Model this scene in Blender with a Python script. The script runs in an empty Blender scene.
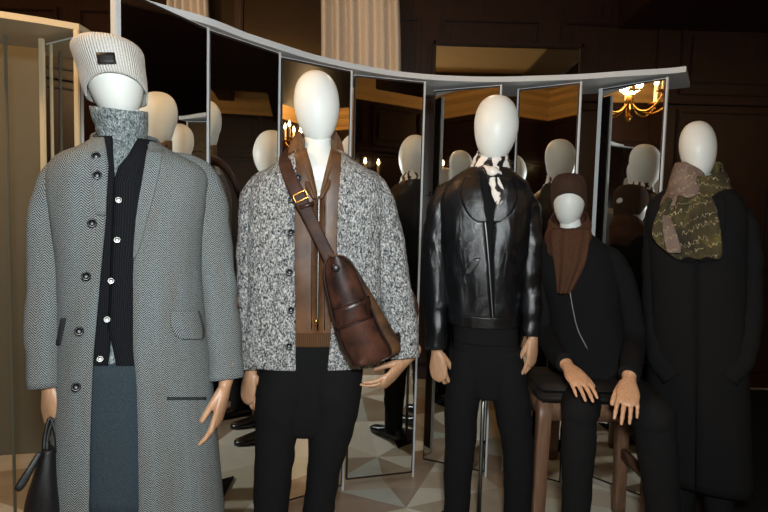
import bpy, bmesh, math, random
import numpy as np
from mathutils import Vector, noise, Matrix
random.seed(7)
PI = math.pi
col = bpy.context.scene.collection
# ------------------------------------------------------------------ camera
F = 512.0; H = 1.34
pitch = math.atan(33/512.0); roll = math.radians(1.5)
fwd = Vector((0, math.cos(pitch), -math.sin(pitch)))
up0 = Vector((0, math.sin(pitch), math.cos(pitch)))
rt = Vector((1, 0, 0))*math.cos(roll) + up0*math.sin(roll)
up = up0*math.cos(roll) - Vector((1, 0, 0))*math.sin(roll)
CAM = Vector((0, 0, H))
cd = bpy.data.cameras.new('camera'); cam = bpy.data.objects.new('camera', cd); col.objects.link(cam)
M = Matrix((rt, up, -fwd)).transposed().to_4x4(); M.translation = CAM
cam.matrix_world = M
cd.sensor_width = 36; cd.lens = 36*F/768; cd.clip_start = .02
bpy.context.scene.camera = cam

def ray(px, py): return fwd + rt*((px-384)/F) - up*((py-256)/F)
def atz(px, py, Z):
    d = ray(px, py); return CAM + d*((Z-H)/d.z)
def aty(px, py, Y):
    d = ray(px, py); return CAM + d*(Y/d.y)

# ------------------------------------------------------------------ tagging
def tag(o, label=None, cat=None, group=None, kind=None):
    if label: o['label'] = label
    if cat: o['category'] = cat
    if group: o['group'] = group
    if kind: o['kind'] = kind
    return o
def empty(name, loc, label, cat, group=None):
    o = bpy.data.objects.new(name, None); col.objects.link(o); o.location = loc; o.empty_display_size = .1
    return tag(o, label, cat, group)
def base_of(o):
    v = Vector((0, 0, 0))
    while o is not None: v += o.location; o = o.parent
    return v
def link(name, me, m, parent=None, smooth=True):
    o = bpy.data.objects.new(name, me); col.objects.link(o)
    if m is not None: me.materials.append(m)
    if parent is not None:
        me.transform(Matrix.Translation(-base_of(parent))); o.parent = parent
    if smooth:
        me.shade_smooth()
    return o
def recenter(o):
    """origin of a one-mesh thing to the bottom centre of its box"""
    me = o.data; n = len(me.vertices); a = np.zeros(n*3); me.vertices.foreach_get('co', a); a = a.reshape(-1, 3)
    c = (a.min(0)+a.max(0))/2; c[2] = a[:, 2].min(); c = Vector(c)
    me.transform(Matrix.Translation(-c)); o.location = c
    return o

# ------------------------------------------------------------------ materials
def srgb(r, g, b):
    f = lambda c: (c/255/12.92) if c/255 <= .04045 else ((c/255+.055)/1.055)**2.4
    return (f(r), f(g), f(b), 1)
class NT:
    def __init__(s, name):
        s.m = bpy.data.materials.new(name); s.m.use_nodes = True; s.t = s.m.node_tree
        s.b = s.t.nodes['Principled BSDF']
    def n(s, typ, **kw):
        x = s.t.nodes.new(typ)
        for k, v in kw.items():
            if k.startswith('i_'):
                x.inputs[k[2:].replace('_', ' ')].default_value = v
            else: setattr(x, k, v)
        return x
    def l(s, a, b): s.t.links.new(a, b)
    def math(s, op, a, b=None, c=None):
        x = s.t.nodes.new('ShaderNodeMath'); x.operation = op
        for i, v in enumerate((a, b, c)):
            if v is None: continue
            if isinstance(v, (int, float)): x.inputs[i].default_value = v
            else: s.l(v, x.inputs[i])
        return x.outputs[0]
    def ramp(s, fac, stops, interp='LINEAR'):
        x = s.t.nodes.new('ShaderNodeValToRGB'); x.color_ramp.interpolation = interp
        while len(x.color_ramp.elements) < len(stops): x.color_ramp.elements.new(.5)
        for e, (p, c) in zip(x.color_ramp.elements, stops): e.position = p; e.color = c
        s.l(fac, x.inputs[0]); return x.outputs[0]
    def noise(s, vec, scale, detail=2, rough=.5, dist=0):
        x = s.n('ShaderNodeTexNoise'); x.inputs['Scale'].default_value = scale
        x.inputs['Detail'].default_value = detail; x.inputs['Roughness'].default_value = rough; x.inputs['Distortion'].default_value = dist
        if vec is not None: s.l(vec, x.inputs['Vector'])
        return x.outputs[0]
    def mix(s, fac, a, b, mode='MIX'):
        x = s.t.nodes.new('ShaderNodeMix'); x.data_type = 'RGBA'; x.blend_type = mode
        for sock, v in ((x.inputs[0], fac), (x.inputs[6], a), (x.inputs[7], b)):
            if isinstance(v, (int, float, tuple)): sock.default_value = v
            else: s.l(v, sock)
        return x.outputs[2]
    def color(s, c):
        if isinstance(c, tuple): s.b.inputs['Base Color'].default_value = c
        else: s.l(c, s.b.inputs['Base Color'])
    def bump(s, h, strength=.4, dist=.002):
        x = s.n('ShaderNodeBump'); x.inputs['Strength'].default_value = strength; x.inputs['Distance'].default_value = dist
        s.l(h, x.inputs['Height']); s.l(x.outputs[0], s.b.inputs['Normal'])
    def set(s, **kw):
        for k, v in kw.items(): s.b.inputs[k.replace('_', ' ')].default_value = v
        return s.m
    def obj(s): return s.n('ShaderNodeTexCoord').outputs['Object']
    def uv(s): return s.n('ShaderNodeTexCoord').outputs['UV']
    def mapping(s, vec, scale=(1, 1, 1), rot=(0, 0, 0)):
        x = s.n('ShaderNodeMapping'); x.inputs['Scale'].default_value = scale; x.inputs['Rotation'].default_value = rot
        s.l(vec, x.inputs['Vector']); return x.outputs[0]

def m_plain(name, c, rough=.5, metal=0, bump=0, bscale=200, spec=.5):
    t = NT(name); t.color(c); t.set(Roughness=rough, Metallic=metal); t.b.inputs['Specular IOR Level'].default_value = spec
    if bump: t.bump(t.noise(t.obj(), bscale, 3), bump)
    return t.m
def m_cloth(name, c1, c2, scale=300, rough=.9, bump=.4):
    t = NT(name); v = t.obj(); nz = t.noise(v, scale, 3, .7)
    t.color(t.ramp(nz, [(.3, c1), (.7, c2)])); t.set(Roughness=rough); t.b.inputs['Specular IOR Level'].default_value = .15
    big = t.noise(v, 25, 3)
    t.bump(t.math('ADD', nz, t.math('MULTIPLY', big, 3)), bump, .002); return t.m
def m_herring(name):
    t = NT(name); s = t.n('ShaderNodeSeparateXYZ'); t.l(t.uv(), s.inputs[0])
    tri = t.math('PINGPONG', s.outputs[0], .016)
    h = t.math('FRACT', t.math('DIVIDE', t.math('ADD', s.outputs[1], t.math('MULTIPLY', tri, 1.0)), .0068))
    st = t.math('GREATER_THAN', h, .5)
    nz = t.noise(t.uv(), 330, 3, .8); fac = t.math('ADD', t.math('MULTIPLY', st, .34), t.math('MULTIPLY', nz, .85))
    c = t.ramp(fac, [(.25, srgb(12, 14, 16)), (.55, srgb(54, 60, 63)), (.8, srgb(156, 166, 168))])
    big = t.noise(t.mapping(t.uv(), (3, .5, 1)), 6, 3)
    warm = t.ramp(big, [(.35, (1, 1, 1, 1)), (.65, (.92, .84, .78, 1))])
    t.color(t.mix(1.0, c, warm, 'MULTIPLY')); t.set(Roughness=.95); t.b.inputs['Specular IOR Level'].default_value = .1
    t.bump(t.math('ADD', nz, st), .35, .0015); return t.m
def m_marl(name, dark, mid, light, sc=1.0, contrast=(.36, .5, .62)):
    t = NT(name); v = t.mapping(t.uv(), (1, .62, 1))
    a = t.noise(v, 170*sc, 3, .75, .6); b = t.noise(v, 70*sc, 2, .6, 1.2)
    f = t.math('ADD', t.math('MULTIPLY', a, .65), t.math('MULTIPLY', b, .35))
    t.color(t.ramp(f, [(contrast[0], dark), (contrast[1], mid), (contrast[2], light)])); t.set(Roughness=.95)
    t.b.inputs['Specular IOR Level'].default_value = .1
    vo = t.n('ShaderNodeTexVoronoi'); vo.inputs['Scale'].default_value = 95*sc; t.l(v, vo.inputs['Vector'])
    t.bump(t.math('ADD', t.math('MULTIPLY', a, .6), vo.outputs['Distance']), .8, .005); return t.m
def m_rib(name, c1, c2, pitch_=.006, rough=.95):
    t = NT(name); s = t.n('ShaderNodeSeparateXYZ'); t.l(t.uv(), s.inputs[0])
    w = t.math('ABSOLUTE', t.math('SINE', t.math('MULTIPLY', s.outputs[0], PI/pitch_)))
    nz = t.noise(t.uv(), 260, 3, .7)
    t.color(t.ramp(t.math('ADD', t.math('MULTIPLY', nz, .8), t.math('MULTIPLY', w, .2)), [(.35, c1), (.65, c2)]))
    t.set(Roughness=rough); t.b.inputs['Specular IOR Level'].default_value = .1
    t.bump(t.math('ADD', w, t.math('MULTIPLY', nz, .6)), .7, .003); return t.m
def m_leather(name, c1, c2, rough=.3, sc=6, spec=.5, bump=.25):
    t = NT(name); v = t.obj(); big = t.noise(v, sc, 4, .6, .4)
    t.color(t.ramp(big, [(.35, c1), (.65, c2)])); t.set(Roughness=rough); t.b.inputs['Specular IOR Level'].default_value = spec
    wr = t.noise(t.mapping(v, (1, 1, .4)), 13, 2, .5, .6); fine = t.noise(v, 350, 2)
    t.bump(t.math('ADD', t.math('MULTIPLY', wr, 2.2), t.math('MULTIPLY', fine, .25)), bump, .012); return t.m

def m_wood(name, c1, c2, rough=.35, sc=(6, 6, .6)):
    t = NT(name); v = t.mapping(t.obj(), sc); nz = t.noise(v, 6, 5, .6, 1.5)
    t.color(t.ramp(nz, [(.3, c1), (.7, c2)])); t.set(Roughness=rough); t.bump(nz, .15, .002); return t.m
def m_emit(name, c, s):
    t = NT(name); t.color(c); t.b.inputs['Emission Color'].default_value = c; t.b.inputs['Emission Strength'].default_value = s; return t.m
def m_floor():
    t = NT('patterned_stone'); s = t.n('ShaderNodeSeparateXYZ'); p = t.mapping(t.n('ShaderNodeTexCoord').outputs['Object'], (1.35, 1.35, 1), (0, 0, .38)); t.l(p, s.inputs[0])
    x, y = s.outputs[0], s.outputs[1]
    fx, fy = t.math('FRACT', x), t.math('FRACT', y)
    d1 = t.math('GREATER_THAN', fx, fy); d2 = t.math('GREATER_THAN', t.math('ADD', fx, fy), 1.0)
    par = t.math('MODULO', t.math('ABSOLUTE', t.math('ADD', t.math('FLOOR', x), t.math('FLOOR', y))), 2)
    q = t.math('ADD', t.math('MULTIPLY', d1, .5), t.math('MULTIPLY', d2, .25))
    q = t.math('ADD', q, t.math('MULTIPLY', par, .2))
    vn = t.noise(p, 2.2, 5, .6, 1.2)
    base = t.ramp(q, [(0, srgb(196, 192, 176)), (.24, srgb(112, 82, 58)), (.44, srgb(210, 208, 194)), (.49, srgb(150, 136, 112)), (.68, srgb(150, 156, 148)), (.74, srgb(182, 174, 150)), (.93, srgb(112, 88, 64))], 'CONSTANT')
    # curved bands inlaid in the stone
    L = t.n('ShaderNodeVectorMath', operation='LENGTH'); sh = t.n('ShaderNodeVectorMath', operation='SUBTRACT')
    t.l(t.n('ShaderNodeTexCoord').outputs['Object'], sh.inputs[0]); sh.inputs[1].default_value = (.3, .2, 0); t.l(sh.outputs[0], L.inputs[0])
    rr = t.math('FRACT', t.math('MULTIPLY', L.outputs['Value'], .8)); band = t.math('MULTIPLY', t.math('GREATER_THAN', rr, .86), .55)
    c = t.mix(band, base, srgb(140, 112, 84))
    c = t.mix(.3, c, t.ramp(vn, [(.3, srgb(150, 136, 116)), (.7, srgb(206, 202, 188))]), 'MIX')
    t.color(c); t.set(Roughness=.28); return t.m

MT = {}
MT['mannequin'] = m_plain('white_gloss_plastic', srgb(222, 226, 222), .45)
MT['hand'] = m_wood('pale_beech', srgb(176, 132, 100), srgb(200, 158, 124), .42, (12, 12, 2))
MT['herring'] = m_herring('herringbone_tweed')
MT['herring_edge'] = m_cloth('tweed_lining', srgb(28, 30, 32), srgb(60, 64, 66))
MT['blackwool'] = m_cloth('black_wool', srgb(16, 16, 17), srgb(26, 26, 27), 260)
MT['blackknit'] = m_rib('black_fine_knit', srgb(16, 17, 19), srgb(34, 36, 40), .005)
MT['denim'] = m_cloth('blue_grey_denim', srgb(38, 48, 54), srgb(62, 74, 82), 380)
MT['turtle'] = m_marl('grey_marl_knit', srgb(58, 64, 66), srgb(112, 122, 124), srgb(170, 180, 180), 1.5, (.38, .5, .6))
MT['beanie'] = m_rib('pale_grey_rib', srgb(170, 170, 164), srgb(216, 214, 208), .0075)
MT['cardigan'] = m_marl('salt_and_pepper_knit', srgb(22, 23, 26), srgb(112, 114, 116), srgb(210, 211, 208), 1.15, (.38, .48, .60))
MT['vest'] = m_leather('tan_brown_leather', srgb(74, 48, 30), srgb(112, 76, 45), .42, 7, .4, .12)
MT['suede'] = m_cloth('brown_suede_collar', srgb(88, 66, 48), srgb(116, 92, 70), 300)
MT['ribbrown'] = m_rib('brown_rib_knit', srgb(72, 50, 34), srgb(100, 72, 50), .007)
MT['bag'] = m_leather('oxblood_brown_leather', srgb(28, 16, 14), srgb(80, 47, 35), .34, 11, .45, .08)
MT['strapleather'] = m_leather('matt_brown_strap_leather', srgb(36, 22, 18), srgb(70, 44, 33), .6, 11, .25, .05)
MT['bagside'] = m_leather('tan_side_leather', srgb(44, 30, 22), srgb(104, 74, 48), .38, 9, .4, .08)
MT['stitch'] = m_plain('dark_brown_piping', srgb(26, 16, 13), .4)
MT['jacket'] = m_leather('black_glossy_leather', srgb(9, 10, 12), srgb(20, 23, 27), .22, 8, .55, .4)
MT['button'] = m_plain('black_horn', srgb(16, 16, 20), .25, 0, 0, 200, .2)
MT['silver'] = m_plain('polished_silver', srgb(140, 140, 138), .4, 1)
MT['brass'] = m_plain('aged_brass', srgb(196, 150, 76), .28, 1)
MT['patch'] = m_plain('black_patch', srgb(20, 19, 20), .6)
MT['beaniebrown'] = m_rib('dark_brown_rib', srgb(52, 38, 30), srgb(82, 62, 50), .0065)
MT['scarfbrown'] = m_cloth('rust_brown_wool', srgb(66, 42, 30), srgb(92, 62, 46), 200)
MT['white'] = m_plain('white_lacquer', srgb(196, 200, 202), .4)
MT['warmlit'] = m_plain('warmlit_white_lacquer', srgb(190, 176, 146), .5)  # white lacquer with the wing's warm light painted into its colour
MT['beige'] = m_plain('beige_partition', srgb(98, 95, 80), .6)
MT['mirror'] = m_plain('mirror_glass', (.80, .81, .79, 1), .015, 1)
MT['oldmirror'] = m_plain('dim_mirror_glass', (.55, .5, .42, 1), .05, 1)
MT['mahogany'] = m_wood('dark_mahogany', srgb(22, 10, 8), srgb(46, 21, 15), .4)
MT['stool'] = m_wood('brown_stool_wood', srgb(92, 66, 50), srgb(126, 94, 72), .4)
MT['seatpad'] = m_plain('dark_seat_leather', srgb(20, 17, 16), .5)
MT['plaster'] = m_plain('cream_plaster', srgb(218, 176, 108), .8)
MT['floor'] = m_floor()
MT['shoe'] = m_plain('black_shoe_leather', srgb(20, 19, 19), .25)
MT['candle'] = m_plain('ivory_candle', srgb(232, 214, 170), .5)
MT['flame'] = m_emit('warm_bulb', (1, .72, .36, 1), 14)
MT['curtain'] = m_cloth('ivory_curtain', srgb(212, 200, 184), srgb(236, 226, 212), 120, .8, .2)
MT['darkglass'] = m_plain('night_window_glass', srgb(40, 30, 22), .08)
MT['blackbag'] = m_leather('black_soft_leather', srgb(15, 15, 16), srgb(26, 26, 28), .45, 8, .4, .3)

def m_silk():
    t = NT('black_and_white_silk'); v = t.uv(); w = t.n('ShaderNodeTexWave'); w.inputs['Scale'].default_value = 6; w.inputs['Distortion'].default_value = 7; w.inputs['Detail'].default_value = 2
    w.inputs['Detail Scale'].default_value = 2.5
    t.l(v, w.inputs['Vector']); t.color(t.ramp(w.outputs['Fac'], [(.0, srgb(20, 20, 22)), (.36, srgb(30, 30, 32)), (.42, srgb(214, 210, 204)), (1, srgb(226, 222, 216))]))
    t.set(Roughness=.4); return t.m
def m_script(name, cols):
    t = NT(name); v = t.uv(); s = t.n('ShaderNodeSeparateXYZ'); t.l(v, s.inputs[0])
    # rows of looping handwriting: unreadable at the photograph's size
    yy = t.math('ADD', s.outputs[1], t.math('MULTIPLY', s.outputs[0], .35))
    row = t.math('PINGPONG', yy, .046)
    nA = t.math('SUBTRACT', t.noise(v, 60, 2), .5)
    wob = t.math('ADD', t.math('MULTIPLY', t.math('SINE', t.math('MULTIPLY', s.outputs[0], 260)), .006), t.math('MULTIPLY', nA, .05))
    d = t.math('ABSOLUTE', t.math('SUBTRACT', row, t.math('ADD', .018, wob)))
    line = t.math('LESS_THAN', d, .0016); gap = t.math('GREATER_THAN', t.noise(v, 22, 2), .42)
    f = t.math('MULTIPLY', line, gap); nz = t.noise(v, 8, 3)
    base = t.ramp(nz, [(.35, cols[0]), (.6, cols[1]), (.78, cols[2])])
    t.color(t.mix(f, base, srgb(164, 150, 118))); t.set(Roughness=.9); return t.m
MT['silk'] = m_silk(); MT['script'] = m_script('olive_printed_wool', (srgb(40, 36, 24), srgb(74, 66, 36), srgb(116, 102, 42)))
MT['pinkwool'] = m_script('dusty_pink_printed_wool', (srgb(96, 80, 72), srgb(124, 106, 96), srgb(140, 120, 108)))

# ------------------------------------------------------------------ geometry
def catmull(rows, sub):
    a = np.array(rows, float); out = []; n = len(a)
    for i in range(n-1):
        p0 = a[max(i-1, 0)]; p1 = a[i]; p2 = a[i+1]; p3 = a[min(i+2, n-1)]
        for k in range(sub):
            t = k/sub
            out.append(.5*((2*p1)+(-p0+p2)*t+(2*p0-5*p1+4*p2-p3)*t*t+(-p0+3*p1-3*p2+p3)*t**3))
    out.append(a[-1]); return np.array(out)
def grid(rings, closed=True, capa=False, capb=False):
    """rings: list of equal-length lists of Vector -> mesh with metric uv"""
    n = len(rings[0]); me = bpy.data.meshes.new('m'); bm = bmesh.new(); uvl = bm.loops.layers.uv.new('uv')
    vs = [[bm.verts.new(p) for p in r] for r in rings]
    vv = 0; V = [0]
    for i in range(1, len(rings)):
        vv += sum((rings[i][k]-rings[i-1][k]).length for k in range(0, n, max(1, n//6)))/len(range(0, n, max(1, n//6))); V.append(vv)
    big = max(rings, key=lambda r: sum((r[k]-r[k-1]).length for k in range(1, n)))
    U = [0]
    for k in range(1, n+1): U.append(U[-1]+(big[k % n]-big[k-1]).length)
    for i in range(len(rings)-1):
        for k in range(n if closed else n-1):
            k2 = (k+1) % n
            try: f = bm.faces.new((vs[i][k], vs[i][k2], vs[i+1][k2], vs[i+1][k]))
            except ValueError: continue
            for lp, (a, b) in zip(f.loops, ((k, i), (k+1, i), (k+1, i+1), (k, i+1))): lp[uvl].uv = (U[a], V[b])
    for flag, r in ((capa, vs[0]), (capb, vs[-1])):
        if flag: bm.faces.new(r)
    bmesh.ops.recalc_face_normals(bm, faces=bm.faces)
    bm.to_mesh(me); bm.free(); return me
def join_meshes(ms):
    bm = bmesh.new(); bm.loops.layers.uv.new('uv')
    for m in ms: bm.from_mesh(m)
    me = bpy.data.meshes.new('m'); bm.to_mesh(me); bm.free()
    for m in ms: bpy.data.meshes.remove(m)
    return me
def frames(pts, ref):
    out = []
    for i, p in enumerate(pts):
        t = (pts[min(i+1, len(pts)-1)]-pts[max(i-1, 0)]).normalized()
        a = ref.cross(t)
        if a.length < 1e-4: a = Vector((0, 0, 1)).cross(t)
        a.normalize(); b = t.cross(a); out.append((p, t, a, b))
    return out
def tube(rows, n=20, sub=5, ref=Vector((0, 1, 0)), caps=True, p=2.0, fold=0, fs=8, round_end=False):
    """rows: (x,y,z, ra, rb): ra across (perpendicular to ref), rb along ref"""
    a = catmull(rows, sub) if sub > 1 else np.array(rows, float)
    pts = [Vector(r[:3]) for r in a]; fr = frames(pts, ref); rings = []
    ext = []
    for (c, t, A, B), r in zip(fr, a): ext.append((c, A, B, r[3], r[4]))
    if round_end:
        for end, sgn in ((0, -1), (-1, 1)):
            c, t, A, B = fr[end]; ra, rb = a[end][3], a[end][4]; extra = []
            for q in (.35, .62, .83, .96, .999):
                s = math.sqrt(max(0, 1-q*q)); extra.append((c+t*sgn*q*max(ra, rb), A, B, ra*s, rb*s))
            if sgn < 0: ext = extra[::-1]+ext
            else: ext = ext+extra
    for i, (c, A, B, ra, rb) in enumerate(ext):
        ring = []
        for k in range(n):
            th = 2*PI*k/n; s, co = math.sin(th), math.cos(th)
            s = math.copysign(abs(s)**(2/p), s); co = math.copysign(abs(co)**(2/p), co)
            q = c + A*ra*s + B*rb*co
            if fold:
                d = (q-c).normalized(); q = q + d*fold*(noise.noise(Vector((q.x*fs, q.y*fs, q.z*fs*1.6)))+.6*noise.noise(q*fs*2.7))
            ring.append(q)
        rings.append(ring)
    return grid(rings, True, caps, caps)
def box(c, s, rz=0, bev=0):
    bm = bmesh.new(); bmesh.ops.create_cube(bm, size=1)
    bmesh.ops.scale(bm, vec=s, verts=bm.verts)
    if bev: bmesh.ops.bevel(bm, geom=bm.edges[:], offset=bev, segments=2, affect='EDGES')
    bmesh.ops.rotate(bm, matrix=Matrix.Rotation(rz, 3, 'Z'), verts=bm.verts); bmesh.ops.translate(bm, vec=c, verts=bm.verts)
    me = bpy.data.meshes.new('m'); bm.to_mesh(me); bm.free(); return me
def lathe(prof, c, n=20, axis=None):
    rings = [[Vector((r*math.cos(2*PI*k/n), r*math.sin(2*PI*k/n), z)) for k in range(n)] for r, z in prof]
    me = grid(rings, True, True, True)
    if axis is not None: me.transform(Vector((0, 0, 1)).rotation_difference(axis).to_matrix().to_4x4())
    me.transform(Matrix.Translation(c)); return me
def solid(o, t, off=-1):
    m = o.modifiers.new('solid', 'SOLIDIFY'); m.thickness = t; m.offset = off; m.use_even_offset = False
    return o
def subsurf(o, l=1):
    m = o.modifiers.new('sub', 'SUBSURF'); m.levels = l; m.render_levels = l; return o
def voxel(me, size, smooth=6):
    o = bpy.data.objects.new('tmp', me); col.objects.link(o)
    m = o.modifiers.new('r', 'REMESH'); m.mode = 'VOXEL'; m.voxel_size = size
    s = o.modifiers.new('s', 'SMOOTH'); s.iterations = smooth; s.factor = .5
    dg = bpy.context.evaluated_depsgraph_get()
    new = bpy.data.meshes.new_from_object(o.evaluated_get(dg)); bpy.data.objects.remove(o); return new

# ------------------------------------------------------------------ a figure standing in front of the camera
class Fig:
    def __init__(s, px, Y, name, label):
        b = aty(px, 230, Y); s.B = Vector((b.x, b.y, 0))
        s.ed = s.B.normalized(); s.er = Vector((s.ed.y, -s.ed.x, 0)); s.dist = s.B.length
        s.root = empty(name, s.B, label, 'mannequin')
    def pt(s, px, py, off=0):
        d = ray(px, py); return CAM + d*((s.dist-off)/(d.x*s.ed.x+d.y*s.ed.y))
    def ptz(s, px, z, off=0):
        lo, hi = 0, 1400
        for _ in range(40):
            m = (lo+hi)/2
            if s.pt(px, m, off).z > z: lo = m
            else: hi = m
        return s.pt(px, lo, off)
    def row(s, r):
        y, xl, xr, ry, off = r[:5]
        L = s.pt(xl, y, off); R = s.pt(xr, y, off); c = (L+R)/2; return c, (R-L).length/2, ry
    def ringpt(s, c, rx, ry, a, p=2.4):
        sn, cs = math.sin(a), math.cos(a)
        sn = math.copysign(abs(sn)**(2/p), sn); cs = math.copysign(abs(cs)**(2/p), cs)
        return c + s.er*rx*sn - s.ed*ry*cs
    def torso(s, rows, sub=6, n=48, p=2.4, fold=.006, fs=6, open_=None, seed=0, capa=False, capb=False, zs=.45):
        """open_: list of (y, left px, right px) of the front opening"""
        a = catmull(rows, sub); rings = []
        for r in a:
            c, rx, ry = s.row(r); z = c.z
            if open_ is None: aL, aR = 0, 0; angs = [2*PI*k/n for k in range(n)]
            else:
                oa = np.array(open_, float)
                ang = []
                for j in (1, 2):
                    px = np.interp(r[0], oa[:, 0], oa[:, j]); q = s.pt(px, r[0], r[4]+ry*.97)
                    dx = (q-c).dot(s.er)/max(rx, 1e-4); dx = max(-.97, min(.97, dx))
                    ang.append(math.asin(math.copysign(abs(dx)**(p/2), dx)))
                aL, aR = ang
                angs = [aR+(2*PI+aL-aR)*k/(n-1) for k in range(n)]
            ring = []
            for th in angs:
                q = s.ringpt(c, rx, ry, th, p)
                d = Vector((q.x-c.x, q.y-c.y, 0));
                if d.length > 1e-5: d.normalize()
                w = noise.noise(Vector((q.x*fs+seed, q.y*fs, q.z*fs*zs)))+.5*noise.noise(Vector((q.x*fs*2.3, q.y*fs*2.3+seed, q.z*fs*zs*2.2)))
                ring.append(q+d*fold*w)
            rings.append(ring)
        return grid(rings, open_ is None, capa, capb)
    def front(s, rows, px, py, lift=.003, p=2.4):
        a = np.array(rows, float); r = [np.interp(py, a[:, 0], a[:, j]) for j in range(5)]
        c, rx, ry = s.row(r); off = r[4]+ry
        for _ in range(4):
            q = s.pt(px, py, off); dx = max(-.98, min(.98, (q-c).dot(s.er)/rx)); sn = abs(dx)**(p/2)
            off = r[4]+ry*(1-sn*sn)**(1/p)
        return s.pt(px, py, off+lift)
    def patch(s, rows, poly, lift=.006, nu=8, thick=.004):
        """poly: list of (y, xleft, xright) laid on the front of the rows' surface"""
        a = catmull(poly, 4)
        rings = [[s.front(rows, r[1]+(r[2]-r[1])*k/nu, r[0], lift) for k in range(nu+1)] for r in a]
        return grid(rings, False)
    def limb(s, pts, sub=6, n=22, fold=.004, fs=14, dr=.95, caps=True, p=2.2, round_end=False):
        """pts: (px, py, width px, off)"""
        rows = []
        for i, (x, y, w, o) in enumerate(pts):
            c = s.pt(x, y, o); r = (s.pt(x+w/2, y, o)-c).length
            rows.append((c.x, c.y, c.z, r, r*dr))
        return tube(rows, n, sub, s.ed, caps, p, fold, fs, round_end)

def part(name, me, m, parent, smooth=True): return link(name, me, m, parent, smooth)

def egg(fig, cx, top, chin, wpx, tilt=0, off=0, yaw=0, depth=.180):
    """smooth featureless head: px centre, top and chin rows"""
    T = fig.pt(cx, top, off); C = fig.pt(cx, chin, off); c = (T+C)/2; h = (T-C).length
    w = (fig.pt(cx+wpx/2, (top+chin)/2, off)-fig.pt(cx-wpx/2, (top+chin)/2, off)).length/2
    rings = []; n = 32; N = 26
    for i in range(N+1):
        t = i/N; ph = -PI/2+PI*t; z = math.sin(ph)*h/2; r = max(0, math.cos(ph))**(.86 if ph > 0 else .94)
        k = 1+.15*math.sin(ph)-.03*math.sin(ph)**2   # wider above
        rx = w*r*k*.96; ry = depth/2*r*(1+.14*math.sin(ph))
        yo = -.018*max(0, math.sin(ph))    # back of the skull
        ring = []
        for q in range(n):
            a = 2*PI*q/n
            jaw = 1-.06*max(0, -math.cos(a))*(ph < 0)
            ring.append(Vector((rx*math.sin(a), -ry*math.cos(a)*jaw-yo, z)))
        rings.append(ring)
    me = grid(rings, True)
    R = Matrix.Rotation(math.radians(tilt), 4, 'Y')@Matrix.Rotation(math.radians(0), 4, 'X')
    ang = math.atan2(fig.er.y, fig.er.x)+math.radians(yaw)
    me.transform(Matrix.Translation(c)@Matrix.Rotation(ang, 4, 'Z')@R)
    bm = bmesh.new(); bm.from_mesh(me); bmesh.ops.remove_doubles(bm, verts=bm.verts, dist=.0005); bm.to_mesh(me); bm.free()
    part('head', me, MT['mannequin'], fig.root); return c, h, w

def body(fig, neck, rows):
    """neck and trunk in one skin. neck: list of (px,py,w,off)"""
    me = join_meshes([fig.limb(neck, fold=0, dr=1.0), fig.torso(rows, fold=0, capa=True, capb=True, n=32, sub=3)])
    me = voxel(me, .012, 6)
    part('body', me, MT['mannequin'], fig.root)

def hand(fig, wrist, fdir, ndir, side, curls, thumb=(.55, .75, -.35), size=1.0, name='hand', arm=.07, spread=.03, tcurl=.3):
    """wrist Vector; fdir towards the fingers; ndir out of the back of the hand; side=+1/-1 thumb side"""
    Fd = fdir.normalized(); N = (ndir-Fd*ndir.dot(Fd)).normalized(); S = Fd.cross(N)*side
    w = lambda f, s_, n_: wrist+(Fd*f+S*s_+N*n_)*size
    ms = []
    def tb(pl, n=12):
        rows = [(*w(*q[:3]), q[3]*size, q[4]*size) for q in pl]
        ms.append(tube(rows, n, 3, N, True, 2.2, 0, 8, True))
    tb([(-arm, 0, 0, .028, .026), (-.02, 0, 0, .0255, .021), (0, 0, 0, .026, .0185), (.03, .002, 0, .035, .0175), (.065, .001, 0, .041, .015), (.088, 0, -.001, .0395, .0125)], 20)
    base = [(.088, .030), (.093, .010), (.089, -.011), (.080, -.030)]
    seg = [(.044, .026, .021), (.048, .030, .022), (.045, .028, .021), (.034, .021, .018)]
    rad = [.0092, .0096, .0090, .0080]
    for i in range(4):
        f0, s0 = base[i]; ang = 0; pos = np.array([f0-.012, s0, 0.0]); fan = spread*(1.5-i)
        pl = [(pos[0], pos[1], pos[2], rad[i], rad[i])]
        for j, L in enumerate(seg[i]):
            ang += curls[i][j]; r = rad[i]*(1-.10*(j+1))
            L2 = L+(.012 if j == 0 else 0)
            d = np.array([math.cos(ang)*math.cos(fan), math.cos(ang)*math.sin(fan), -math.sin(ang)])
            mid = pos+d*L2*.5; pl.append((*mid, r*.95, r*.95)); pos = pos+d*L2; pl.append((*pos, r*(1.04 if j < 2 else .86), r*(1.04 if j < 2 else .82)))
        tb(pl)
    d = np.array(thumb); d = d/np.linalg.norm(d); pos = np.array([.014, .022, -.004]); pl = [(*pos, .0135, .0125)]
    for j, (L, r) in enumerate(((.042, .0125), (.032, .0105), (.024, .0085))):
        pos = pos+d*L; pl.append((*pos, r, r*.92)); d = d+np.array([.35, -.25, -.2])*tcurl; d = d/np.linalg.norm(d)
    tb(pl)
    me = voxel(join_meshes(ms), .0022*size, 4)
    return part(name, me, MT['hand'], fig.root)

def button(fig, rows, px, py, m, parent, r=.009, lift=.006, name='button'):
    c = fig.front(rows, px, py, lift); ax = (CAM-c).normalized()
    return part(name, lathe([(r*.55, -.001), (r, .000), (r, .003), (r*.82, .0038), (r*.6, .0022), (.0015, .0022)], c, 16, ax), m, parent)

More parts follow.
